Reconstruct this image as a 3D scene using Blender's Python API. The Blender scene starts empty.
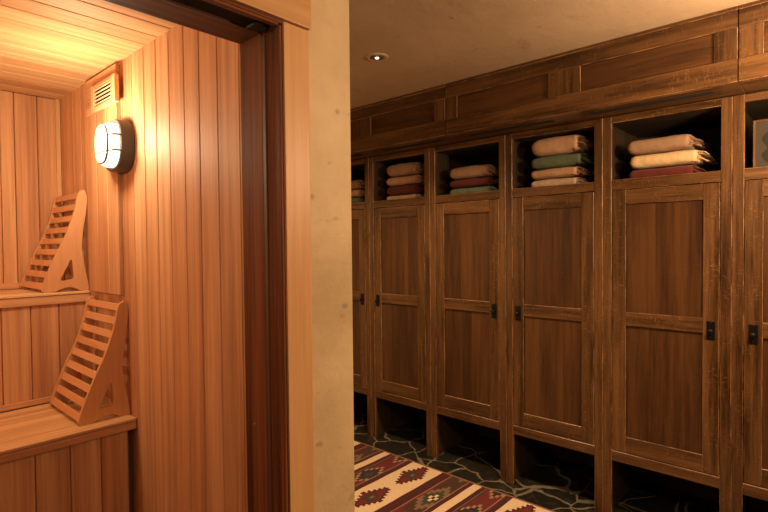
import bpy, bmesh, math, random
from mathutils import Vector, Matrix
random.seed(7)
C = bpy.context.scene.collection
scn = bpy.context.scene

# ------------------------------------------------------------------ camera
CAMZ = 1.42
cam_d = bpy.data.cameras.new('camera'); cam = bpy.data.objects.new('camera', cam_d); C.objects.link(cam)
cam_d.sensor_width = 36; cam_d.lens = 24.02; cam_d.clip_start = 0.02
yaw, pit, rol = math.radians(47.6236), math.radians(1.2852), math.radians(-0.5719)
fw = Vector((math.sin(yaw)*math.cos(pit), math.cos(yaw)*math.cos(pit), -math.sin(pit)))
rr = Vector((math.cos(yaw), -math.sin(yaw), 0)); uu = rr.cross(fw)
r2 = math.cos(rol)*rr + math.sin(rol)*uu; u2 = -math.sin(rol)*rr + math.cos(rol)*uu
M = Matrix((r2, u2, -fw)).transposed().to_4x4(); M.translation = Vector((0, 0, CAMZ))
cam.matrix_world = M
scn.camera = cam

# ------------------------------------------------------------------ world, lights, exposure
w = bpy.data.worlds.new('world'); scn.world = w; w.use_nodes = True
w.node_tree.nodes['Background'].inputs[0].default_value = (1.0, .75, .5, 1)
w.node_tree.nodes['Background'].inputs[1].default_value = 0.02
scn.view_settings.view_transform = 'Standard'; scn.view_settings.look = 'None'
scn.view_settings.exposure = 0.0; scn.view_settings.gamma = 1.0; scn.view_settings.use_curve_mapping = False
WARM = (1.0, .65, .37)

def light(name, kind, loc, power, color=WARM, target=None, **kw):
    l = bpy.data.lights.new(name, kind); l.energy = power; l.color = color
    for k, v in kw.items(): setattr(l, k, v)
    o = bpy.data.objects.new(name, l); C.objects.link(o); o.location = loc
    if target is not None:
        o.rotation_euler = (Vector(target)-Vector(loc)).to_track_quat('-Z', 'Y').to_euler()
    return o
# ceiling lamps of the locker room (behind and to the right of the viewer, and along the aisle), then two added fill lights
light('aisle_lamp_near', 'POINT', (2.12, -0.06, 1.88), 60, shadow_soft_size=.09)
light('room_lamp', 'AREA', (0.2, -0.9, 2.30), 26, target=(1.4, 1.3, .9), shape='DISK', size=.35)
light('aisle_spot', 'SPOT', (1.90, 1.76, 2.33), 80, target=(1.98, 1.76, 0), spot_size=math.radians(125), spot_blend=.8, shadow_soft_size=.03)
light('aisle_spot_near', 'SPOT', (1.90, 0.45, 2.33), 45, target=(2.0, 0.6, 0), spot_size=math.radians(95), spot_blend=.8, shadow_soft_size=.03)

light('aisle_fill_far', 'SPOT', (1.90, 2.75, 2.33), 45, target=(2.0, 2.70, 0), spot_size=math.radians(125), spot_blend=.8, shadow_soft_size=.03)  # unseen spot, added to lift the far end of the aisle
light('sauna_fill_light', 'POINT', (-1.0, 2.75, 1.95), 30, (1.0, .74, .44), shadow_soft_size=.10)  # fill light added out of view to brighten the sauna, no fixture there

# ------------------------------------------------------------------ materials
def new_mat(name):
    m = bpy.data.materials.new(name); m.use_nodes = True
    nt = m.node_tree; b = nt.nodes['Principled BSDF']
    return m, nt, b
def N(nt, t, **kw):
    n = nt.nodes.new(t)
    for k, v in kw.items(): setattr(n, k, v)
    return n
def mix(nt, fac, a, b, mode='MIX'):
    n = nt.nodes.new('ShaderNodeMix'); n.data_type = 'RGBA'; n.blend_type = mode
    for inp, v in ((n.inputs[0], fac), (n.inputs[6], a), (n.inputs[7], b)):
        if hasattr(v, 'links'): nt.links.new(v, inp)
        elif isinstance(v, (int, float)): inp.default_value = v
        else: inp.default_value = (*v, 1)
    return n.outputs[2]
def ramp(nt, v, stops):
    r = nt.nodes.new('ShaderNodeValToRGB'); nt.links.new(v, r.inputs[0])
    e = r.color_ramp.elements
    while len(e) < len(stops): e.new(.5)
    for i, (p, c) in enumerate(stops):
        e[i].position = p; e[i].color = (*c, 1) if not isinstance(c, (int, float)) else (c, c, c, 1)
    return r.outputs[0]
def mathn(nt, op, a, b=None):
    n = nt.nodes.new('ShaderNodeMath'); n.operation = op
    for inp, v in ((n.inputs[0], a), (n.inputs[1], b)):
        if v is None: continue
        if hasattr(v, 'links'): nt.links.new(v, inp)
        else: inp.default_value = v
    return n.outputs[0]
def noise(nt, vec, scale, detail=3, rough=.55):
    n = nt.nodes.new('ShaderNodeTexNoise'); n.inputs['Scale'].default_value = scale
    n.inputs['Detail'].default_value = detail; n.inputs['Roughness'].default_value = rough
    nt.links.new(vec, n.inputs['Vector']); return n.outputs[0]
def bump(nt, b, h, strength, dist=.002):
    n = nt.nodes.new('ShaderNodeBump'); n.inputs['Strength'].default_value = strength; n.inputs['Distance'].default_value = dist
    nt.links.new(h, n.inputs['Height']); nt.links.new(n.outputs[0], b.inputs['Normal'])

def wood(name, axis, dark, light_, tint, rough=.5, across=55, along=2.2, fleck=0, wear=None, bstr=.3, spec=.5):
    """grain runs along axis (0,1,2); each board carries its own attribute rnd"""
    m, nt, b = new_mat(name)
    tc = N(nt, 'ShaderNodeTexCoord'); at = N(nt, 'ShaderNodeAttribute', attribute_name='rnd')
    oi = N(nt, 'ShaderNodeObjectInfo')
    rnd = mathn(nt, 'FRACT', mathn(nt, 'ADD', at.outputs['Fac'], oi.outputs['Random']))
    off = N(nt, 'ShaderNodeCombineXYZ')
    for i, k in enumerate((37.1, 19.7, 53.3)): nt.links.new(mathn(nt, 'MULTIPLY', rnd, k), off.inputs[i])
    add = N(nt, 'ShaderNodeVectorMath', operation='ADD'); nt.links.new(tc.outputs['Object'], add.inputs[0]); nt.links.new(off.outputs[0], add.inputs[1])
    def scaled(s):
        v = N(nt, 'ShaderNodeVectorMath', operation='MULTIPLY'); nt.links.new(add.outputs[0], v.inputs[0]); v.inputs[1].default_value = s; return v.outputs[0]
    s = [across]*3; s[axis] = along
    g1 = noise(nt, scaled(s), 1.0, 5, .65)
    s = [across*.22]*3; s[axis] = along*.35
    g2 = noise(nt, scaled(s), 1.0, 3)
    s = [across*5]*3; s[axis] = along*5
    g3 = noise(nt, scaled(s), 1.0, 2)
    mixg = mathn(nt, 'ADD', mathn(nt, 'MULTIPLY', g1, .45), mathn(nt, 'ADD', mathn(nt, 'MULTIPLY', g2, .4), mathn(nt, 'MULTIPLY', g3, .15)))
    col = ramp(nt, mixg, [(.40, dark), (.60, light_)])
    col = mix(nt, mathn(nt, 'MULTIPLY', rnd, .55), col, tint, 'MULTIPLY')
    if fleck:
        s = [48]*3; s[axis] = 150
        fl = noise(nt, scaled(s), 1.0, 4, .7)
        f2 = noise(nt, scaled([9, 9, 9]), 1.0, 2)
        fr = mathn(nt, 'MULTIPLY', ramp(nt, fl, [(.55, 0.0), (.64, .8)]), ramp(nt, f2, [(.42, 0.0), (.62, fleck)]))
        col = mix(nt, fr, col, tuple(min(1, c*1.7) for c in light_))
    if wear:
        ea = N(nt, 'ShaderNodeAttribute', attribute_name='edge')
        wn = ramp(nt, noise(nt, scaled([7, 7, 7]), 1.0, 5, .75), [(.42, 0.05), (.60, 1.0)])
        col = mix(nt, mathn(nt, 'MULTIPLY', ea.outputs['Fac'], wn), col, wear)  # pale chamfers: worn edges plus edge highlights painted into the colour
    nt.links.new(col, b.inputs['Base Color'])
    b.inputs['Roughness'].default_value = rough; b.inputs['Specular IOR Level'].default_value = spec
    bump(nt, b, mixg, bstr, .0015)
    return m
def tri(name, *a, **k): return [wood(name+'_'+'xyz'[i], i, *a, **k) for i in range(3)]

cedar = tri('cedar', (.43, .205, .098), (.72, .425, .225), (.76, .56, .46), spec=.3, rough=.6, across=34, along=.8)
cedarp = tri('cedar_pale', (.50, .27, .125), (.74, .48, .25), (.84, .70, .60), spec=.3, rough=.6, across=34, along=.8)
aspen = tri('pale_softwood', (.62, .40, .22), (.74, .50, .29), (.97, .94, .9), rough=.5)
casing_w = tri('casing_fir', (.54, .30, .13), (.66, .40, .185), (.95, .9, .85), rough=.42, across=24, along=1.0)
jamb_w = tri('jamb_dark', (.060, .018, .007), (.26, .095, .035), (.8, .8, .8), rough=.6, across=50, along=.8, spec=.15)
backrest_w = tri('backrest_ply', (.56, .27, .12), (.64, .33, .155), (.95, .92, .9), rough=.5)
oak = tri('stained_oak', (.038, .0155, .0048), (.165, .080, .028), (.75, .70, .66), rough=.34, across=60, along=3.0, fleck=.7, wear=(.42, .22, .10), bstr=.5)
oakp = tri('stained_oak_panel', (.038, .0145, .0045), (.110, .047, .0145), (.8, .72, .66), rough=.38, across=42, along=2.0, fleck=.25, bstr=.5)
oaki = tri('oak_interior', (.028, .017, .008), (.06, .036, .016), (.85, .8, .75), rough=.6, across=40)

def plain(name, col, rough=.5, metal=0, bumpsc=None, bstr=.2):
    m, nt, b = new_mat(name); b.inputs['Base Color'].default_value = (*col, 1)
    b.inputs['Roughness'].default_value = rough; b.inputs['Metallic'].default_value = metal
    if bumpsc:
        tc = N(nt, 'ShaderNodeTexCoord'); bump(nt, b, noise(nt, tc.outputs['Object'], bumpsc, 3), bstr, .002)
    return m
iron = plain('black_iron', (.012, .011, .010), .42, .6, 90, .4)
dark_metal = plain('dark_painted_metal', (.10, .09, .078), .5, .0, 120, .15)
slot_dark = plain('slot_shade', (.006, .005, .004), .9)  # near-black colour standing for the shade inside slots and the vent
gasket = plain('grey_seal', (.10, .05, .03), .45)
brass = plain('aged_steel_trim', (.30, .20, .13), .35, .7)

def plaster(name, a, bcol, scale=2.5):
    m, nt, b = new_mat(name); tc = N(nt, 'ShaderNodeTexCoord'); v = tc.outputs['Object']
    n1 = noise(nt, v, scale, 6, .6); n2 = noise(nt, v, scale*6, 5, .7)
    col = ramp(nt, n1, [(.35, a), (.65, bcol)])
    mp = N(nt, 'ShaderNodeVectorMath', operation='MULTIPLY'); nt.links.new(v, mp.inputs[0]); mp.inputs[1].default_value = (4, 7, 9)
    vn = ramp(nt, noise(nt, mp.outputs[0], 1.3, 8, .72), [(.60, 0.0), (.70, .5)])
    col = mix(nt, vn, col, tuple(c*.62 for c in a))
    mk = ramp(nt, noise(nt, v, 11, 2, .5), [(.70, 0.0), (.74, .55)])
    col = mix(nt, mk, col, tuple(c*.5 for c in a))
    nt.links.new(col, b.inputs['Base Color']); b.inputs['Roughness'].default_value = .55
    h = mathn(nt, 'ADD', n1, mathn(nt, 'MULTIPLY', n2, .3))
    bump(nt, b, h, .9, .012)
    return m
plaster_wall = plaster('trowelled_plaster', (.47, .35, .19), (.64, .50, .30))
plaster_ceil = plaster('ceiling_plaster', (.46, .34, .22), (.54, .41, .275), 1.6)
plaster_plain = plaster('room_plaster', (.45, .33, .19), (.55, .42, .26))

def slate_mat():
    m, nt, b = new_mat('slate_flagstones'); tc = N(nt, 'ShaderNodeTexCoord'); v = tc.outputs['Object']
    nn = N(nt, 'ShaderNodeTexNoise'); nn.inputs['Scale'].default_value = 3.5; nn.inputs['Detail'].default_value = 3; nt.links.new(v, nn.inputs['Vector'])
    vm = N(nt, 'ShaderNodeVectorMath', operation='MULTIPLY_ADD'); nt.links.new(nn.outputs[1], vm.inputs[0]); vm.inputs[1].default_value = (.22, .22, 0); nt.links.new(v, vm.inputs[2])
    flat = N(nt, 'ShaderNodeVectorMath', operation='MULTIPLY'); nt.links.new(vm.outputs[0], flat.inputs[0]); flat.inputs[1].default_value = (1, 1, 0)
    vo = N(nt, 'ShaderNodeTexVoronoi', feature='DISTANCE_TO_EDGE'); vo.inputs['Scale'].default_value = 4.6; nt.links.new(flat.outputs[0], vo.inputs['Vector'])
    vc = N(nt, 'ShaderNodeTexVoronoi', feature='F1'); vc.inputs['Scale'].default_value = 4.6; nt.links.new(flat.outputs[0], vc.inputs['Vector'])
    bw = N(nt, 'ShaderNodeRGBToBW'); nt.links.new(vc.outputs['Color'], bw.inputs[0])
    st = ramp(nt, bw.outputs[0], [(.25, (.011, .011, .007)), (.5, (.018, .015, .010)), (.75, (.016, .018, .011))])
    n2 = noise(nt, v, 18, 6, .7)
    st = mix(nt, ramp(nt, n2, [(.5, 0.0), (.75, .6)]), st, (.075, .062, .04))
    gr = ramp(nt, vo.outputs['Distance'], [(.016, 1.0), (.034, 0.0)])
    col = mix(nt, gr, st, (.15, .125, .09))
    nt.links.new(col, b.inputs['Base Color'])
    nt.links.new(mix(nt, gr, (.42, .42, .42), (.85, .85, .85)), b.inputs['Roughness'])
    bump(nt, b, mathn(nt, 'ADD', mathn(nt, 'MULTIPLY', n2, .6), mathn(nt, 'MULTIPLY', gr, -.6)), .7, .006)
    return m
slate = slate_mat()

def cloth_mat(name, col, dark=.62):
    m, nt, b = new_mat(name); tc = N(nt, 'ShaderNodeTexCoord'); v = tc.outputs['Object']
    n1 = noise(nt, v, 260, 3, .7); n2 = noise(nt, v, 30, 4)
    nt.links.new(ramp(nt, mathn(nt, 'ADD', mathn(nt, 'MULTIPLY', n1, .5), mathn(nt, 'MULTIPLY', n2, .5)), [(.35, tuple(c*dark for c in col)), (.65, col)]), b.inputs['Base Color'])
    b.inputs['Roughness'].default_value = .95; b.inputs['Sheen Weight'].default_value = .08; b.inputs['Sheen Roughness'].default_value = .6
    bump(nt, b, n1, .8, .003)
    return m
CL = {'tan': cloth_mat('towel_tan', (.44, .265, .155)), 'peach': cloth_mat('towel_peach', (.62, .36, .21)),
      'cream': cloth_mat('towel_cream', (.86, .62, .33)), 'red': cloth_mat('towel_red', (.135, .014, .006)),
      'green': cloth_mat('towel_green', (.13, .17, .10)), 'sand': cloth_mat('towel_sand', (.62, .44, .28))}

def rug_mat():
    m, nt, b = new_mat('woven_wool'); at = N(nt, 'ShaderNodeAttribute', attribute_name='weave'); tc = N(nt, 'ShaderNodeTexCoord')
    wv = N(nt, 'ShaderNodeVectorMath', operation='MULTIPLY'); nt.links.new(tc.outputs['Object'], wv.inputs[0]); wv.inputs[1].default_value = (90, 420, 90)
    n1 = noise(nt, wv.outputs[0], 1.0, 3, .7)
    nt.links.new(mix(nt, 1.0, at.outputs['Color'], ramp(nt, n1, [(.3, (.72, .70, .68)), (.7, (1, 1, 1))]), 'MULTIPLY'), b.inputs['Base Color'])
    b.inputs['Roughness'].default_value = .95
    bump(nt, b, n1, .7, .003)
    return m
rugm = rug_mat()

def emit(name, col, s):
    m, nt, b = new_mat(name); b.inputs['Base Color'].default_value = (.9, .85, .75, 1)
    b.inputs['Emission Color'].default_value = (*col, 1); b.inputs['Emission Strength'].default_value = s; return m

# ------------------------------------------------------------------ mesh builder
class MB:
    def __init__(s, org=(0, 0, 0)):
        s.bm = bmesh.new(); s.l = s.bm.faces.layers.float.new('rnd'); s.e = s.bm.faces.layers.float.new('edge'); s.mats = []; s.flat = False; s.org = Vector(org)
    def mi(s, m):
        if m not in s.mats: s.mats.append(m)
        return s.mats.index(m)
    def merge(s, t, m, smooth=False, rnd=None):
        r = random.random() if rnd is None else rnd; k = s.mi(m); mp = {}
        for v in t.verts: mp[v] = s.bm.verts.new(v.co - s.org)
        for f in t.faces:
            try: g = s.bm.faces.new([mp[v] for v in f.verts])
            except ValueError: continue
            g[s.l] = r; g[s.e] = 1.0 if (s.flat and max(abs(f.normal.x), abs(f.normal.y), abs(f.normal.z)) < .95) else 0.0; g.material_index = k; g.smooth = smooth
        t.free()
    def box(s, x0, x1, y0, y1, z0, z1, m, bev=.0015, rot=None, seg=1, along=None):
        t = bmesh.new(); bmesh.ops.create_cube(t, size=1)
        for v in t.verts: v.co = Vector((x0+(v.co.x+.5)*(x1-x0), y0+(v.co.y+.5)*(y1-y0), z0+(v.co.z+.5)*(z1-z0)))
        ed = [e for e in t.edges if along is None or abs((e.verts[0].co-e.verts[1].co).normalized()[along]) > .99]
        if bev: bmesh.ops.bevel(t, geom=ed, offset=min(bev, .45*min(abs(x1-x0), abs(y1-y0), abs(z1-z0))), segments=seg, affect='EDGES', profile=.6)
        if rot is not None:
            c = Vector(((x0+x1)/2, (y0+y1)/2, (z0+z1)/2))
            for v in t.verts: v.co = c + rot @ (v.co-c)
        t.normal_update(); s.flat = rot is None; s.merge(t, m); s.flat = False
    def tube(s, pts, r, m, n=8, closed=False, taper=None):
        t = bmesh.new(); pts = [Vector(p) for p in pts]; rings = []; L = len(pts); prev = None
        for i, p in enumerate(pts):
            a = pts[(i-1) % L] if (closed or i > 0) else p; b = pts[(i+1) % L] if (closed or i < L-1) else p
            d = (b-a).normalized()
            if prev is None: q = d.orthogonal().normalized()
            else: q = (prev - d*prev.dot(d)).normalized()
            prev = q; e = d.cross(q); rad = r if taper is None else r*taper[i]
            rings.append([t.verts.new(p + (q*math.cos(k*2*math.pi/n)+e*math.sin(k*2*math.pi/n))*rad) for k in range(n)])
        for i in range(L if closed else L-1):
            A, B = rings[i], rings[(i+1) % L]
            for k in range(n): t.faces.new((A[k], A[(k+1) % n], B[(k+1) % n], B[k]))
        if not closed: t.faces.new(rings[0][::-1]); t.faces.new(rings[-1])
        bmesh.ops.recalc_face_normals(t, faces=t.faces)
        s.merge(t, m, True)
    def loft(s, rings, m, cap=True, smooth=True):
        t = bmesh.new(); R = [[t.verts.new(p) for p in ring] for ring in rings]
        for A, B in zip(R[:-1], R[1:]):
            n = len(A)
            for k in range(n): t.faces.new((A[k], A[(k+1) % n], B[(k+1) % n], B[k]))
        if cap: t.faces.new(R[0][::-1]); t.faces.new(R[-1])
        bmesh.ops.recalc_face_normals(t, faces=t.faces)
        s.merge(t, m, smooth)
    def build(s, name, parent=None, loc=None):
        me = bpy.data.meshes.new(name); s.bm.to_mesh(me); s.bm.free()
        for m in s.mats: me.materials.append(m)
        o = bpy.data.objects.new(name, me); C.objects.link(o)
        o.location = loc if loc is not None else s.org
        if parent is not None:
            o.parent = parent; o.location = Vector(o.location) - parent.location
        return o
def thing(name, label, cat, loc=(0, 0, 0), group=None):
    o = bpy.data.objects.new(name, None); C.objects.link(o); o.location = loc; o.empty_display_size = .1
    return tag(o, label, cat, group)
def tag(o, label, cat, group=None):
    o['label'] = label; o['category'] = cat
    if group: o['group'] = group
    return o
def struct(o): o['kind'] = 'structure'; return o
def child(mb, name, parent):      # mesh built in world coordinates, parented to an unrotated empty
    mb_org = parent.location.copy() if parent.parent is None else Vector(parent['_w'])
    return None

def part(mb, name, root, under=None):
    """mb in world coords; origin moved to the thing's base; under = a part of the root (at the root's origin)"""
    me = bpy.data.meshes.new(name)
    for v in mb.bm.verts: v.co -= root.location - mb.org
    mb.bm.to_mesh(me); mb.bm.free()
    for m in mb.mats: me.materials.append(m)
    o = bpy.data.objects.new(name, me); C.objects.link(o); o.parent = under or root
    return o

# ------------------------------------------------------------------ the setting
XL, XO = 2.71, 2.49          # locker faces, overhead cabinet faces
YD0, YD1 = 1.30, 1.495       # partition wall with the sauna doorway
XE = 1.26                    # its free end
ZC = 2.36                    # ceiling of the locker room
XS, YB, ZS = 1.0, 3.6, 2.325 # sauna
YF = 3.20                    # far end of the aisle
XB = 3.27                    # wall behind the lockers
XW, YW = -1.6, -1.7
m = MB(); m.box(XW, XB+.1, YW, 4.0, -.1, 0, slate, 0); struct(m.build('floor'))
m = MB(); m.box(XW, XB+.1, YW, YD0, ZC, ZC+.1, plaster_ceil, 0); m.box(XE-.02, XB+.1, YD0, YF+.2, ZC, ZC+.1, plaster_ceil, 0); struct(m.build('ceiling'))
m = MB(); m.box(XB, XB+.1, YW, YF+.1, 0, ZC, plaster_plain, 0); struct(m.build('wall_right'))
m = MB(); m.box(XE, XB, YF, YF+.1, 0, ZC, plaster_plain, 0); struct(m.build('wall_far'))
m = MB(); m.box(XW-.1, XW, YW, YD0, 0, ZC, plaster_plain, 0); struct(m.build('wall_left'))
m = MB(); m.box(XW-.1, XB+.1, YW-.1, YW, 0, ZC, plaster_plain, 0); struct(m.build('wall_rear'))
# partition: plaster around the doorway
DX0, DX1, DZ = .15, .956, 2.094
m = MB()
m.box(DX1+.018, XE, YD0, YD1, 0, ZC, plaster_wall, .006, seg=3)
m.box(XE-.13, XE, YD1, YF+.1, 0, ZC, plaster_wall, 0)
m.box(XW, DX0-.018, YD0, YD1, 0, ZC, plaster_wall, 0)
m.box(DX0-.018, DX1+.018, YD0, YD1, DZ+.018, ZC, plaster_wall, 0)
struct(m.build('wall_partition'))

# sauna shell: tongue-and-groove cedar boards
def boards(mb, axis, a0, a1, pitch, fn, mat, gap=.0022, start=None):
    """fn(lo,hi) adds one board"""
    a = a0 if start is None else start
    while a < a1-1e-4:
        lo, hi = max(a, a0), min(a+pitch, a1)
        if hi-lo > .006: fn(lo+gap/2, hi-gap/2)
        a += pitch
m = MB()
seams = [YD1+.002, 1.593, 1.741, 1.876, 1.998, 2.13, 2.254, 2.378, 2.51, 2.64, 2.72, 2.85, 2.98, 3.10, 3.22, 3.35, 3.47, YB]
for a, b in zip(seams[:-1], seams[1:]):
    m.box(XS, XS+.02, a+.0016, b-.0016, 0, ZS+.004, cedar[2], .0030)
m.box(XS+.012, XS+.05, YD1, YB, 0, ZS, jamb_w[2], 0)
m.box(XS+.05, XE-.13, YD1, YB+.1, 0, ZS, plaster_plain, 0)
struct(m.build('wall_sauna_right'))
m = MB()
xs = [-1.3+.13*i for i in range(14)] + [.52, .60, .665, .745, .80, .884, .955, 1.0]
xs = [-1.3+.13*i for i in range(14)]+[.54, .598, .70, .769, .884, XS]
for a, b in zip(xs[:-1], xs[1:]):
    m.box(a+.0016, b-.0016, YB, YB+.02, 0, ZS, cedar[2], .0030)
m.box(-1.3, XS+.05, YB+.012, YB+.1, 0, ZS, jamb_w[2], 0)
struct(m.build('wall_sauna_back'))
m = MB(); boards(m, 1, YD1, YB, .13, lambda a, b: m.box(-1.32, -1.3, a, b, 0, ZS, cedar[2], .0030), None)
m.box(-1.4, -1.312, YD1, YB+.1, 0, ZS, jamb_w[2], 0); struct(m.build('wall_sauna_left'))
m = MB()
cs = [YD1+.002, 1.60, 1.725, 1.85, 1.975, 2.097, 2.22, 2.343, 2.467, 2.64, 2.76, 2.885, 2.955, 3.08, 3.21, 3.34, 3.47, YB]
for i, (a, b) in enumerate(zip(cs[:-1], cs[1:])):
    m.box(-1.3, XS+.004, a+.0016, b-.0016, ZS, ZS+.02, cedarp[0], .0030)
m.box(-1.4, XS+.13, YD1, YB+.1, ZS+.012, ZS+.06, jamb_w[0], 0)
struct(m.build('ceiling_sauna'))
m = MB(); m.box(-1.3, DX0-.03, YD1+.001, YD1+.02, 0, ZS, cedar[2], 0); m.box(DX0-.03, DX1+.02, YD1+.001, YD1+.02, DZ+.03, ZS, cedar[0], 0)
struct(m.build('wall_sauna_front'))
m = MB(); m.box(XS-.024, XS-.001, YB-.024, YB-.001, 1.2, ZS-.001, casing_w[2], .003); struct(m.build('trim_1'))
# dark doorway frame: side jambs, head with a dark strip for slot shade, stops
m = MB()
for s in (0, 1):
    f = (lambda x: x) if s else (lambda x: DX0+DX1-x)
    def bb(x0, x1, *a, **k):
        A, B = sorted((f(x0), f(x1))); m.box(A, B, *a, **k)
    bb(DX1, DX1+.018, YD0-.018, YD1+.02, 0, DZ+.018, jamb_w[2], .001)
    bb(DX1-.004, DX1-.0005, 1.385, YD1+.012, 0, DZ-.0005, jamb_w[2], .002)      # stop
    bb(DX1-.005, DX1-.0005, 1.366, 1.3845, 0, DZ-.012, gasket, .002)     # seal
    bb(DX1-.010, DX1-.0005, YD0-.017, YD0+.004, 0, DZ-.006, jamb_w[2], .002)
    bb(DX1-.004, DX1-.0005, YD1+.0125, YD1+.020, 0, DZ-.001, casing_w[2], .001)
m.box(DX0, DX1, YD0-.018, YD1+.02, DZ, DZ+.018, jamb_w[0], .001)
m.box(DX0+.013, DX1-.0055, 1.388, YD1+.012, DZ-.004, DZ-.0005, jamb_w[0], .002)
m.box(DX0+.013, DX1-.013, 1.376, 1.3875, DZ-.008, DZ-.0005, gasket, .002)
m.box(DX0+.013, DX1-.013, 1.318, 1.366, DZ-.0015, DZ-.0004, slot_dark, 0)  # flat strip, the slot's shade is only its colour
m.box(DX0+.013, DX1-.011, YD0-.017, YD0+.006, DZ-.008, DZ-.0005, jamb_w[0], .002)
jm = struct(m.build('door_1'))
m = MB(); m.box(DX1-.075, DX1-.03, 1.318, 1.366, DZ-.014, DZ-.0016, iron, .003); m.box(DX1-.028, DX1-.014, 1.325, 1.360, DZ-.010, DZ-.0016, iron, .002)
m.build('hinge', jm)
m = MB()
t_c = [DX1-.001+.0, 1.425]
for k in range(10):
    pass
m.loft([[(DX1-.0045, 1.455+.004*rad*math.cos(a*math.pi/4), .83+.004*rad*math.sin(a*math.pi/4)) for a in range(8)] for i, rad in enumerate((1, .99))] +
       [[(DX1-.0065, 1.455+.003*math.cos(a*math.pi/4), .83+.003*math.sin(a*math.pi/4)) for a in range(8)]], brass)
m.build('screw', jm)
# pale casing
m = MB(); m.box(DX1+.005, 1.058, YD0-.020, YD0-.0005, 0, 2.102, casing_w[2], .003, seg=2); struct(m.build('trim_2'))
m = MB(); m.box(DX0-.105, DX0-.009, YD0-.020, YD0-.0005, 0, 2.102, casing_w[2], .003, seg=2); struct(m.build('trim_3'))
m = MB(); m.box(DX0-.115, 1.062, YD0-.030, YD0-.0005, 2.104, 2.28, casing_w[0], .003, seg=2); struct(m.build('trim_4'))

# raised cedar panel carrying the vent, beside the lamp
m = MB()
for a, b in ((2.645, 2.78), (2.78, 2.92), (2.92, 3.062)):
    m.box(XS-.022, XS-.0005, a+.0008, b-.0008, 1.184, 2.12, cedar[2], .002)
m.box(XS-.022, XS-.0005, 2.645, 3.062, 2.121, 2.312, jamb_w[1] if 0 else cedar[1], .002)
struct(m.build('trim_5'))

# ------------------------------------------------------------------ sauna furniture
def bench(label, y0, y1, ztop, zdark, zap, zbot, x0, px, riser_y):
    t = thing('sauna_bench', label, 'bench', ((x0+XS)/2, (y0+y1)/2, zbot), 'cedar sauna benches')
    n = 5; wd = (y1-y0)/n
    for i in range(n):
        m = MB(); m.box(x0, XS-.003, y0+i*wd+.002, y0+(i+1)*wd-.002, zdark+.002, ztop, cedarp[0], .004, seg=2)
        part(m, 'seat_board', t)
    m = MB(); m.box(x0, XS-.003, y0+.006, y0+.026, zap, zdark, cedar[0], .003, seg=2); part(m, 'apron', t)
    m = MB()
    for a, b in zip(px[:-1], px[1:]): m.box(a+.0015, b-.0015, riser_y, riser_y+.018, zbot, zdark, cedar[2], .003)
    m.box(x0, px[-1], riser_y+.010, riser_y+.03, zbot, zdark, jamb_w[2], 0)
    part(m, 'riser_panel', t)
    if zbot > .3:
        m = MB(); m.box(x0, XS-.003, riser_y-.014, riser_y-.001, zbot, zbot+.03, cedar[0], .003); part(m, 'skirting', t)
    return t
bench('upper cedar sauna bench along the back wall, carrying the higher back support', 3.117, 3.598, 1.182, 1.165, 1.121, .604, -1.298,
      [-1.298]+[.595-.125*i for i in range(15, 0, -1)]+[.595, .720, .848, .996], 3.135)
bench('lower cedar sauna bench in front of the upper one, its panelled front facing the doorway', 2.522, 3.119, .602, .586, .549, .0, -1.298,
      [-1.298]+[.588-.13*i for i in range(14, 0, -1)]+[.588, .720, .845, .965], 2.548)
m = MB(); m.box(-1.298, XS-.03, YB-.016, YB-.001, 1.183, 1.219, cedar[0], .003); struct(m.build('baseboard_back'))

def smooth_loop(pts, n=5):
    out = []; L = len(pts)
    for i in range(L):
        p0, p1, p2, p3 = (Vector(pts[(i+k-1) % L]) for k in range(4))
        for k in range(n):
            t = k/n; out.append(.5*((2*p1)+(-p0+p2)*t+(2*p0-5*p1+4*p2-p3)*t*t+(-p0+3*p1-3*p2+p3)*t**3))
    return out
def plate(mb, outer, hole, y0, y1, mat):
    t = bmesh.new(); edges = []
    for loop in (outer, hole):
        vs = [t.verts.new((p.x, y0, p.y)) for p in loop]
        for i in range(len(vs)): edges.append(t.edges.new((vs[i], vs[(i+1) % len(vs)])))
    r = bmesh.ops.triangle_fill(t, use_beauty=True, use_dissolve=False, edges=edges)
    fs = list(t.faces)
    e = bmesh.ops.extrude_face_region(t, geom=fs)
    for v in e['geom']:
        if isinstance(v, bmesh.types.BMVert): v.co.y = y1
    bmesh.ops.recalc_face_normals(t, faces=t.faces)
    mb.merge(t, mat)
raw = [(1.008, 1.165), (.990, 1.163), (.974, 1.145), (.960, 1.080), (.945, 1.020), (.909, .914), (.858, .803), (.816, .700), (.790, .625), (.788, .606),
       (.797, .594), (.822, .593), (.850, .596), (.885, .611), (.915, .617), (.945, .611), (.972, .596), (1.000, .593), (1.017, .600),
       (1.014, .640), (.998, .731), (.987, .825), (.990, .900), (1.001, .979), (1.013, 1.060), (1.018, 1.120)]
hole = [(.930, .772), (.918, .750), (.893, .695), (.877, .664), (.884, .655), (.912, .657), (.935, .662), (.941, .675), (.939, .720), (.936, .755)]
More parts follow.
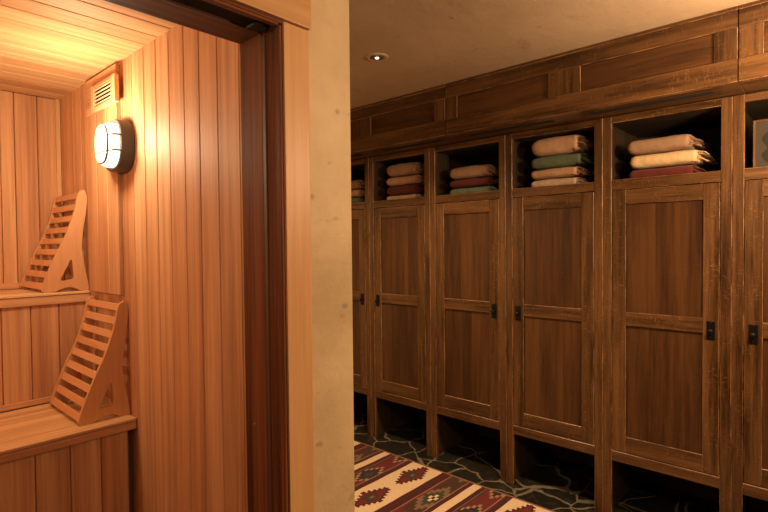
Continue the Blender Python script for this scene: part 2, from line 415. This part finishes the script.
def backrest(label, yf, yb, ztop):
    t = thing('back_support', label, 'back support', (.9, (yf+yb)/2, ztop), 'slatted wooden back supports on the benches')
    def cv(p): return Vector((p[0]*.979, (p[1]-.593)*.965+ztop+.0008))
    O = smooth_loop([cv(p) for p in raw]); H = smooth_loop([cv(p) for p in hole], 3)
    for a in (yf, yb-.018):
        m = MB(); plate(m, O, H, a, a+.018, backrest_w[2]); part(m, 'side_panel', t)
    path = [cv(p) for p in raw[2:9]]; path.insert(0, cv((.983, 1.158))); path.append(cv((.790, .606)))
    d = [0]
    for a, b in zip(path[:-1], path[1:]): d.append(d[-1]+(b-a).length)
    for k in range(9):
        s = .022+k*(d[-1]-.044)/8
        i = max(j for j in range(len(d)-1) if d[j] <= s+1e-9); u = (s-d[i])/(d[i+1]-d[i])
        p = path[i].lerp(path[i+1], u); tg = (path[i+1]-path[i]).normalized(); nrm = Vector((-tg.y, tg.x))
        if nrm.x < 0: nrm = -nrm
        m = MB(); c = p+nrm*.009
        ang = math.atan2(tg.y, tg.x)
        R = Matrix.Rotation(-ang, 3, 'Y')
        m.box(c.x-.0175, c.x+.0175, yf+.0185, yb-.0185, c.y-.005, c.y+.005, backrest_w[1], .002, rot=R)
        part(m, 'slat', t)
    return t
backrest('higher of two slatted wooden back supports, standing on the upper bench', 3.135, 3.575, 1.182)
backrest('lower of two slatted wooden back supports, standing on the lower bench', 2.600, 3.045, .602)

# vent
t = thing('wall_vent', 'square wooden louvre vent high on the cedar wall above the lamp', 'vent', (XS-.022, 2.757, 2.118))
vy0, vy1, vz0, vz1 = 2.60, 2.915, 2.118, 2.250
m = MB(); X0, X1 = XS-.044, XS-.0225
m.box(X0, X1, vy0, vy0+.05, vz0, vz1, cedar[2], .002); m.box(X0, X1, vy1-.03, vy1, vz0, vz1, cedar[2], .002)
m.box(X0, X1, vy0+.0505, vy1-.0305, vz0, vz0+.022, cedar[1], .002); m.box(X0, X1, vy0+.0505, vy1-.0305, vz1-.018, vz1, cedar[1], .002)
part(m, 'frame', t)
m = MB(); m.box(X1-.006, X1, vy0+.051, vy1-.031, vz0+.023, vz1-.019, slot_dark, 0); part(m, 'backing', t)
for k in range(5):
    z = vz0+.034+k*.0185
    m = MB(); m.box(X0+.003, X1-.007, vy0+.0505, vy1-.0305, z-.0028, z+.0028, aspen[1], .001, rot=Matrix.Rotation(math.radians(-25), 3, 'Y')); part(m, 'slat', t)

# bulkhead lamp
LY, LZ = 2.606, 1.904
t = thing('wall_lamp', 'lit oval bulkhead wall lamp with black cage on the sauna wall', 'lamp', (XS, LY, LZ))
def oval(x, ay, az, n=32, p=2.6):
    r = []
    for k in range(n):
        a = 2*math.pi*k/n; c, s = math.cos(a), math.sin(a)
        r.append((x, LY+ay*math.copysign(abs(c)**(2/p), c), LZ+az*math.copysign(abs(s)**(2/p), s)))
    return r
AY, AZ = .118, .122
m = MB(); m.loft([oval(XS-.0008, AY+.006, AZ+.006), oval(XS-.008, AY+.006, AZ+.006), oval(XS-.012, AY, AZ), oval(XS-.054, AY, AZ), oval(XS-.060, AY-.004, AZ-.004), oval(XS-.060, AY-.014, AZ-.014), oval(XS-.045, AY-.016, AZ-.016)], dark_metal)
part(m, 'housing', t)
m = MB(); AYg, AZg = AY-.018, AZ-.018
m.loft([oval(XS-.046, AYg, AZg), oval(XS-.072, AYg, AZg), oval(XS-.088, AYg*.95, AZg*.96), oval(XS-.098, AYg*.84, AZg*.88), oval(XS-.104, AYg*.6, AZg*.7), oval(XS-.106, AYg*.2, AZg*.25)], emit('lamp_glass', (1.0, .90, .74), 1.5))
part(m, 'glass_diffuser', t)
m = MB()
m.tube(oval(XS-.105, AY*.62, AZ*.72, 28), .0048, dark_metal, 8, True)
for dz in (-.036, .036):
    pts = []
    for k in range(15):
        a = math.pi*k/14; pts.append((XS-.056-.052*math.sin(a)**.55, LY-math.cos(a)*(AY-.006), LZ+dz))
    m.tube(pts, .0036, dark_metal, 8)
for sy in (0,):
    pts = [(XS-.056-.052*math.sin(math.pi*k/14)**.55, LY, LZ-math.cos(math.pi*k/14)*(AZ-.006)) for k in range(15)]
part(m, 'cage', t)
light('sauna_lamp_bulb', 'POINT', (XS-.19, LY-.01, LZ+.05), 21, (1.0, .76, .47), shadow_soft_size=.05)

# ------------------------------------------------------------------ lockers
PITCH, Y0 = .5565, .390
def locker_unit(label, group, k, side):
    """unit spans y from ya to yb; side = which y side the handle sits ('lo' / 'hi')"""
    ya, yb = Y0+(k-1)*PITCH, Y0+k*PITCH
    t = thing('locker', label, 'locker', (XL, (ya+yb)/2, 0), group)
    g = .0007; ya += g; yb -= g
    st = .0425; xf0, xf1 = XL, XL+.022; xb = XB-.012
    # carcass
    m = MB()
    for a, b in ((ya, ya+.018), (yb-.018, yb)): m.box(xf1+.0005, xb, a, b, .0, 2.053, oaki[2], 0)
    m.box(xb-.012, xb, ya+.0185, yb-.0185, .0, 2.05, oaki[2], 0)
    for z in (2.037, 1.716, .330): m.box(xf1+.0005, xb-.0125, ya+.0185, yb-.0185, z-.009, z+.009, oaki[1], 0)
    body = part(m, 'carcass', t)
    m = MB()
    m.box(xf0, xf1, ya, ya+st, .0, 2.055, oak[2], .0020, along=2); m.box(xf0, xf1, yb-st, yb, .0, 2.055, oak[2], .0020, along=2)
    for z0, z1 in ((2.022, 2.055), (1.686, 1.735), (.300, .352)):
        m.box(xf0+.0004, xf1, ya+st+.0003, yb-st-.0003, z0, z1, oak[1], .0020, along=1)
    part(m, 'face_frame', t)
    # door
    da, db, dz0, dz1 = ya+st+.003, yb-st-.003, .356, 1.682
    m = MB(); s = .065
    x0, x1 = xf0+.001, xf1-.001
    m.box(x0, x1, da, da+s, dz0, dz1, oak[2], .0020, along=2); m.box(x0, x1, db-s, db, dz0, dz1, oak[2], .0020, along=2)
    for z0, z1 in ((dz0, .436), (1.000, 1.068), (1.610, dz1)): m.box(x0+.0002, x1, da+s+.0002, db-s-.0002, z0, z1, oak[1], .0020, along=1)
    door = part(m, 'door', t)
    for z0, z1 in ((.4365, .9995), (1.0685, 1.6095)):
        m = MB(); w_ = (db-da-2*s)/3; cuts = [0, random.uniform(.25, .4), random.uniform(.6, .75), 1]
        lo, hi = da+s+.0005, db-s-.0005
        for c0, c1 in zip(cuts[:-1], cuts[1:]): m.box(x0+.010, x1-.002, lo+(hi-lo)*c0, lo+(hi-lo)*c1, z0, z1, oakp[2], 0)
        part(m, 'panel', t, door)
    yc = da+s/2 if side == 'lo' else db-s/2
    m = MB(); m.box(x0-.004, x0-.0003, yc-.0165, yc+.0165, .973, 1.057, iron, .0015)
    m.loft([[(x0-.004-h, yc+r*math.cos(a*math.pi/6), 1.012+r*math.sin(a*math.pi/6)) for a in range(12)] for h, r in ((0, .008), (.006, .005), (.011, .006), (.016, .012), (.020, .011), (.023, .005))], iron)
    for zz in (.981, 1.049):
        m.loft([[(x0-.004-h, yc+r*math.cos(a*math.pi/4), zz+r*math.sin(a*math.pi/4)) for a in range(8)] for h, r in ((0, .004), (.002, .003), (.003, .001))], iron)
    part(m, 'handle', t, door)
    return t, ya, yb
GL = None
LK = {}
spec = [(0, 'hi', 'oak locker cut off by the right edge, a framed board in its cubby'),
        (1, 'lo', 'oak locker with tan, cream and red towels in its cubby'),
        (2, 'hi', 'oak locker with a stack of four peach, green and sand towels in its cubby'),
        (3, 'lo', 'oak locker with tan, red and green towels in its cubby'),
        (4, 'hi', 'oak locker with four towels, the third one red, in its cubby'),
        (5, 'lo', 'oak locker mostly hidden behind the plaster wall end')]
for k, side, lab in spec: LK[k] = locker_unit(lab, 'oak lockers along the right wall', k, side)

# item in the rightmost cubby
t = thing('picture_frame', 'small framed board leaning in the rightmost cubby', 'picture frame', (XL+.11, .1, 1.7255))
m = MB(); fx = XL+.10
fy0, fy1, fz0, fz1 = -.06, .328, 1.7258, 1.955
for a, b, c, d, ax in ((fy0, fy0+.008, fz0, fz1, 2), (fy1-.008, fy1, fz0, fz1, 2), (fy0+.0082, fy1-.0082, fz0, fz0+.008, 1), (fy0+.0082, fy1-.0082, fz1-.008, fz1, 1)):
    m.box(fx, fx+.018, a, b, c, d, oak[ax], .001)
part(m, 'frame', t)
m = MB(); m.box(fx+.006, fx+.012, fy0+.0085, fy1-.0085, fz0+.0085, fz1-.0085, plain('kraft_board', (.05, .036, .022), .8), 0); b_ = part(m, 'board', t)
m = MB()
blob = [(.215, 1.76), (.245, 1.80), (.225, 1.83), (.245, 1.87), (.215, 1.905), (.16, 1.915), (.10, 1.90), (.07, 1.86), (.085, 1.81), (.06, 1.77), (.12, 1.752)]
bl = smooth_loop([Vector((p[0]+.052, p[1])) for p in blob], 4)
m.loft([[(fx+.0055, p.x, p.y) for p in bl], [(fx+.0040, p.x, p.y) for p in bl]], plain('dark_print', (.012, .012, .009), .8), True, False)
part(m, 'dark_motif', t, b_)

# overhead cabinets
def overhead(label, ya, yb, n_panel=1):
    t = thing('overhead_cabinet', label, 'cabinet', (XO, (ya+yb)/2, 2.058), 'oak cabinets above the lockers')
    ya += .001; yb -= .001
    m = MB(); xf1 = XO+.022
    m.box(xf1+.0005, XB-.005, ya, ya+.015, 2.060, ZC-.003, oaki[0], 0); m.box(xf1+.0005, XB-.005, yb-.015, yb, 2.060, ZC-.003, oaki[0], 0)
    m.box(xf1+.0005, XB-.005, ya, yb, 2.0595, 2.074, oak[1], .001)
    part(m, 'carcass', t)
    m = MB(); m.box(XO-.004, xf1, ya, yb, ZC-.016, ZC-.002, oak[1], .002); part(m, 'crown_strip', t)
    m = MB(); s = .082; x0, x1 = XO, xf1; z0, z1 = 2.060, ZC-.0165
    m.box(x0, x1, ya+.001, yb-.001, z0, 2.152, oak[1], .0020, along=1); m.box(x0, x1, ya+.001, yb-.001, 2.275, z1, oak[1], .0020, along=1)
    w_ = (yb-ya)/n_panel
    edges = []
    for q in range(n_panel):
        a, b = ya+q*w_+s, ya+(q+1)*w_-s; edges.append((a, b))
    prev = ya+.001
    for a, b in edges + [(yb-.001, None)]:
        m.box(x0+.0002, x1, prev, a, 2.1523, 2.2747, oak[2], .0020, along=2); prev = b
    d = part(m, 'door', t)
    for a, b in edges:
        m = MB(); m.box(x0+.010, x1-.002, a+.0005, b-.0005, 2.1525, 2.2745, oakp[1], 0); part(m, 'panel', t, d)
    for a, b in edges:
        m = MB(); m.box(XO+.085, XO+.125, a+.02, b-.02, 2.0575, 2.0594, slot_dark, 0); part(m, 'under_shade_strip', t)  # flat black strip painting in the dark of a recess
overhead('overhead oak cabinet cut off by the right edge of the picture', -.375, .341)
overhead('long two-panel overhead oak cabinet, above the second and nearest towel stacks', .341, 1.773, 2)
overhead('far two-panel overhead oak cabinet that runs behind the plaster wall end', 1.773, 3.155, 2)

# ------------------------------------------------------------------ towels
def towel(color, label, group, yr, yl, z, th, xfront=XL+.045, depth=.33, frng=True, seed=0):
    """folded towel; yl = left (far) side with the rounded fold, yr = right side with open layers"""
    rd = random.Random(seed)
    t = thing('folded_towel', label, 'towel', ((xfront+depth/2), (yr+yl)/2, z), group)
    mat = CL[color]; m = MB()
    n = 28; rings = []
    ph = [rd.uniform(0, 6.28) for _ in range(4)]
    NY = 22; cx = xfront+depth/2
    for i in range(NY):
        u = i/(NY-1); y = yr+.012+(yl-yr-.012)*u
        e = min(1, max(0, (yl-y)/(th*.55)))       # rounded at the left end
        k = math.sqrt(max(0.0, 1-(1-e)**2)) if e < 1 else 1
        k = max(k, .04)
        kr = min(1, .86+.14*(y-yr-.012)/.012) if i < 3 else 1
        crown = 1+.06*math.sin(math.pi*u)
        ring = []
        for j in range(n):
            a = 2*math.pi*j/n; c, s = math.cos(a), math.sin(a)
            hx = depth/2*(1-(1-k)*.25); hz = th/2*k*kr*crown
            X = math.copysign(abs(c)**(2/7), c)*hx; Z = math.copysign(abs(s)**(2/3.0), s)*hz
            wob = .0016*math.sin(7*u+ph[0]+2*a)+.0008*math.sin(17*u+ph[1]+3*a)
            zz = th/2+Z+(wob if s > 0 else 0)
            ring.append((cx+X+wob*1.2, y, z+.0006+max(0, zz)*1.0))
        rings.append(ring)
    m.loft(rings, mat)
    # open layers at the right end
    L = 3
    for q in range(L):
        z0 = z+.001+th*(q+.06)/L; z1 = z+.001+th*(q+.86)/L; ext = rd.uniform(.004, .016)
        rr_ = []
        for i, (u, kk) in enumerate(((0, .35), (.2, .9), (.6, 1), (1, 1))):
            y = yr+.012-ext+(ext+.02)*u; zc = (z0+z1)/2; hz = (z1-z0)/2*kk; hx = depth/2-.006-.004*q
            rr_.append([(cx+math.copysign(abs(math.cos(a*math.pi/10))**.3, math.cos(a*math.pi/10))*hx, y, zc+math.sin(a*math.pi/10)*hz) for a in range(20)])
        m.loft(rr_, mat)
    part(m, 'cloth', t)
    if frng:
        m = MB()
        for q in range(26):
            x = xfront+.012+rd.random()*(depth*.75); zz = z+th*rd.uniform(.25, .8); ln = rd.uniform(.022, .042)
            pts = [(x, yr+.014, zz), (x+rd.uniform(-.006, .004), yr-.004, zz+rd.uniform(-.003, .003)), (x+rd.uniform(-.010, .006), yr-ln*.6, zz-.006), (x+rd.uniform(-.014, .008), yr-ln, max(z+.004, zz-.016-rd.random()*.01))]
            m.tube(pts, .0024, mat, 6, taper=(1, 1.1, 1.0, .7))
        part(m, 'fringe', t)['kind'] = 'stuff'
    return t
ZT = 1.7258
def stack(k, yr, yl, items, group, fr=True):
    z = ZT
    for i, (c, th, dl, dr, lab) in enumerate(items):
        th *= {1: 1.10, 2: 1.08, 4: 1.10}.get(k, 1.04)
        towel(c, lab, 'folded towels in the locker cubbies', yr+dr, yl+dl, z, th, seed=k*10+i, frng=fr); z += th*1.052+.0015
stack(1, .548, .846, [('red', .052, 0, -.005, 'dark red folded towel under the cream one, bottom of the nearest stack'),
                      ('cream', .062, -.004, -.02, 'bright cream folded towel between the tan and the dark red one'),
                      ('tan', .066, .008, .012, 'tan fringed towel on top of the nearest stack')], 'towels in the cubby of the nearest full locker')
stack(2, 1.095, 1.378, [('sand', .050, 0, 0, 'sand towel at the bottom of the four-towel stack with green'),
                       ('peach', .050, 0, .0, 'thin peach towel right below the dark green towel'),
                       ('green', .062, .002, -.025, 'dark green towel between two peach ones'),
                       ('peach', .092, 0, -.005, 'thick peach towel on top of the dark green one')], 'towels in the second cubby')
stack(3, 1.640, 1.945, [('green', .048, 0, -.01, 'green towel at the bottom, under a red towel'),
                        ('red', .050, .003, -.005, 'red towel between a tan and a green towel'),
                        ('tan', .074, .006, .0, 'tan towel on top of the red and green ones')], 'towels in the third cubby')
stack(4, 2.210, 2.500, [('peach', .040, 0, 0, 'thin peach towel at the bottom, under the red one of the other four-towel stack'),
                        ('red', .056, 0, 0, 'red towel between two peach towels in a stack of four'),
                        ('peach', .056, .002, -.002, 'peach towel lying right above a red one and below a tan one'),
                        ('tan', .080, .003, 0, 'tan towel on top of the four-towel stack that has a red one')], 'towels in the fourth cubby')
stack(5, 2.77, 3.05, [('green', .055, 0, 0, 'green towel at the bottom of the stack beside the plaster wall'),
                       ('peach', .055, 0, 0, 'peach towel in the middle of the stack beside the plaster wall'),
                       ('tan', .070, 0, 0, 'tan towel on top of the stack beside the plaster wall')], 'towels in the cubby beside the plaster wall')

# ------------------------------------------------------------------ rug
RX0, RX1, RY0, RY1 = 1.36, 2.56, -.9, 2.655
CR, MR, RD, TN, GN, BR, PK = (.80, .63, .40), (.075, .009, .010), (.15, .019, .018), (.22, .13, .075), (.045, .055, .040), (.065, .030, .017), (.38, .22, .13)
def rugcol(x, y):
    P = .715; p = (2.0935-y) % P; k = math.floor((2.0935-y)/P); q = 2.555-x
    if y > RY1-.012: return CR
    if p < .239:                                   # wide cream band with serrated diamonds
        dy = abs(p-.1195); c = (q-.155-(.0 if k % 2 == 0 else .0)) % .36; c = min(c, .36-c)
        if (q-.155) < -.16: return CR
        cq = math.floor(c/.015)*.015; base = .062*(1-cq/.150)
        if c < .145 and dy < base+(.016 if (c % .030) < .015 else 0):
            if c < .015 and dy < .010: return TN
            if c < .036 and dy < .022: return GN
            if c < .050 and dy < .030: return BR
            return MR if dy > base-.008 else RD
        return CR
    p -= .239
    if p < .022: return MR
    if p < .030: return BR
    if p < .062: return MR
    if p < .070: return PK
    if p < .080: return RD
    if p < .190:                                   # tan band with stepped blocks
        u = (q-.07) % .42; v = (p-.135)
        bx, by = math.floor((u-.21)/.03), math.floor(v/.018)
        if abs(bx)+abs(by) in (2, 3): return GN
        if abs(bx)+abs(by) == 1: return CR
        if abs(bx)+abs(by) == 0: return (.02, .02, .02)
        return (TN if abs(bx)+abs(by) < 6 else BR) if (q % .84) < .5 else RD
    if p < .198: return PK
    if p < .224: return MR
    if p < .282: return CR
    if p < .310: return MR
    if p < .318: return TN
    if p < .330: return BR
    if p < .428:
        u = (q-.12) % .36; bx, by = math.floor((u-.18)/.03), math.floor((p-.379)/.018)
        s = abs(bx)+abs(by)
        if s < 2: return GN
        if s < 4: return (.03, .02, .025)
        if s < 5: return PK
        return RD
    if p < .436: return PK
    if p < .446: return BR
    return MR
t = thing('rug', 'long flat-woven kilim runner in cream, maroon and red on the slate floor', 'rug', ((RX0+RX1)/2, (RY0+RY1)/2, 0))
bm = bmesh.new(); cl = bm.loops.layers.float_color.new('weave')
cs_, NXr, NYr = .010, 160, int((RY1-RY0)/.006)
V = [[bm.verts.new((RX0+(RX1-RX0)*i/NXr, RY0+(RY1-RY0)*j/NYr, .007+.0008*math.sin(i*.21+j*.05))) for j in range(NYr+1)] for i in range(NXr+1)]
for i in range(NXr):
    for j in range(NYr):
        f = bm.faces.new((V[i][j], V[i+1][j], V[i+1][j+1], V[i][j+1]))
        col = rugcol(RX0+(RX1-RX0)*(i+.5)/NXr, RY0+(RY1-RY0)*(j+.5)/NYr)
        for l in f.loops: l[cl] = (*col, 1)
bnd = [e for e in bm.edges if e.is_boundary]
ex = bmesh.ops.extrude_edge_only(bm, edges=bnd)
for g_ in ex['geom']:
    if isinstance(g_, bmesh.types.BMVert): g_.co.z = .0008
for f in bm.faces:
    if abs(f.normal.z) < .5 or f.calc_area() < 1e-9:
        for l in f.loops: l[cl] = (*MR, 1)
for v in bm.verts: v.co -= t.location
me = bpy.data.meshes.new('rug_weave'); bm.to_mesh(me); bm.free(); me.materials.append(rugm)
o = bpy.data.objects.new('woven_field', me); C.objects.link(o); o.parent = t
m = MB(); m.tube([(RX1-.004, RY0+(RY1-RY0)*k/40, .0065) for k in range(41)], .0055, plain('rug_selvedge', (.22, .11, .07), .95), 6)
part(m, 'edge_binding', t)

# ------------------------------------------------------------------ recessed spotlight in the ceiling
LX, LYc = 1.897, 1.765
t = thing('recessed_spotlight', 'small round recessed spotlight in the plaster ceiling', 'spotlight', (LX, LYc, ZC))
def circ(r, z, n=32): return [(LX+r*math.cos(2*math.pi*k/n), LYc+r*math.sin(2*math.pi*k/n), z) for k in range(n)]
m = MB(); m.loft([circ(.060, ZC-.0005), circ(.060, ZC-.003), circ(.050, ZC-.006), circ(.040, ZC-.006), circ(.036, ZC-.002)], plain('spot_trim', (.50, .37, .25), .4), False); part(m, 'trim_ring', t)
m = MB(); m.loft([circ(.038, ZC-.0015), circ(.0375, ZC-.004), circ(.011, ZC-.0035)], plain('spot_baffle', (.16, .11, .07), .5), False); part(m, 'baffle', t)
m = MB(); m.loft([circ(.010, ZC-.0012), circ(.0108, ZC-.0048), circ(.008, ZC-.009), circ(.003, ZC-.011)], emit('spot_bulb', (1, .86, .70), 1.6), True); part(m, 'bulb', t)
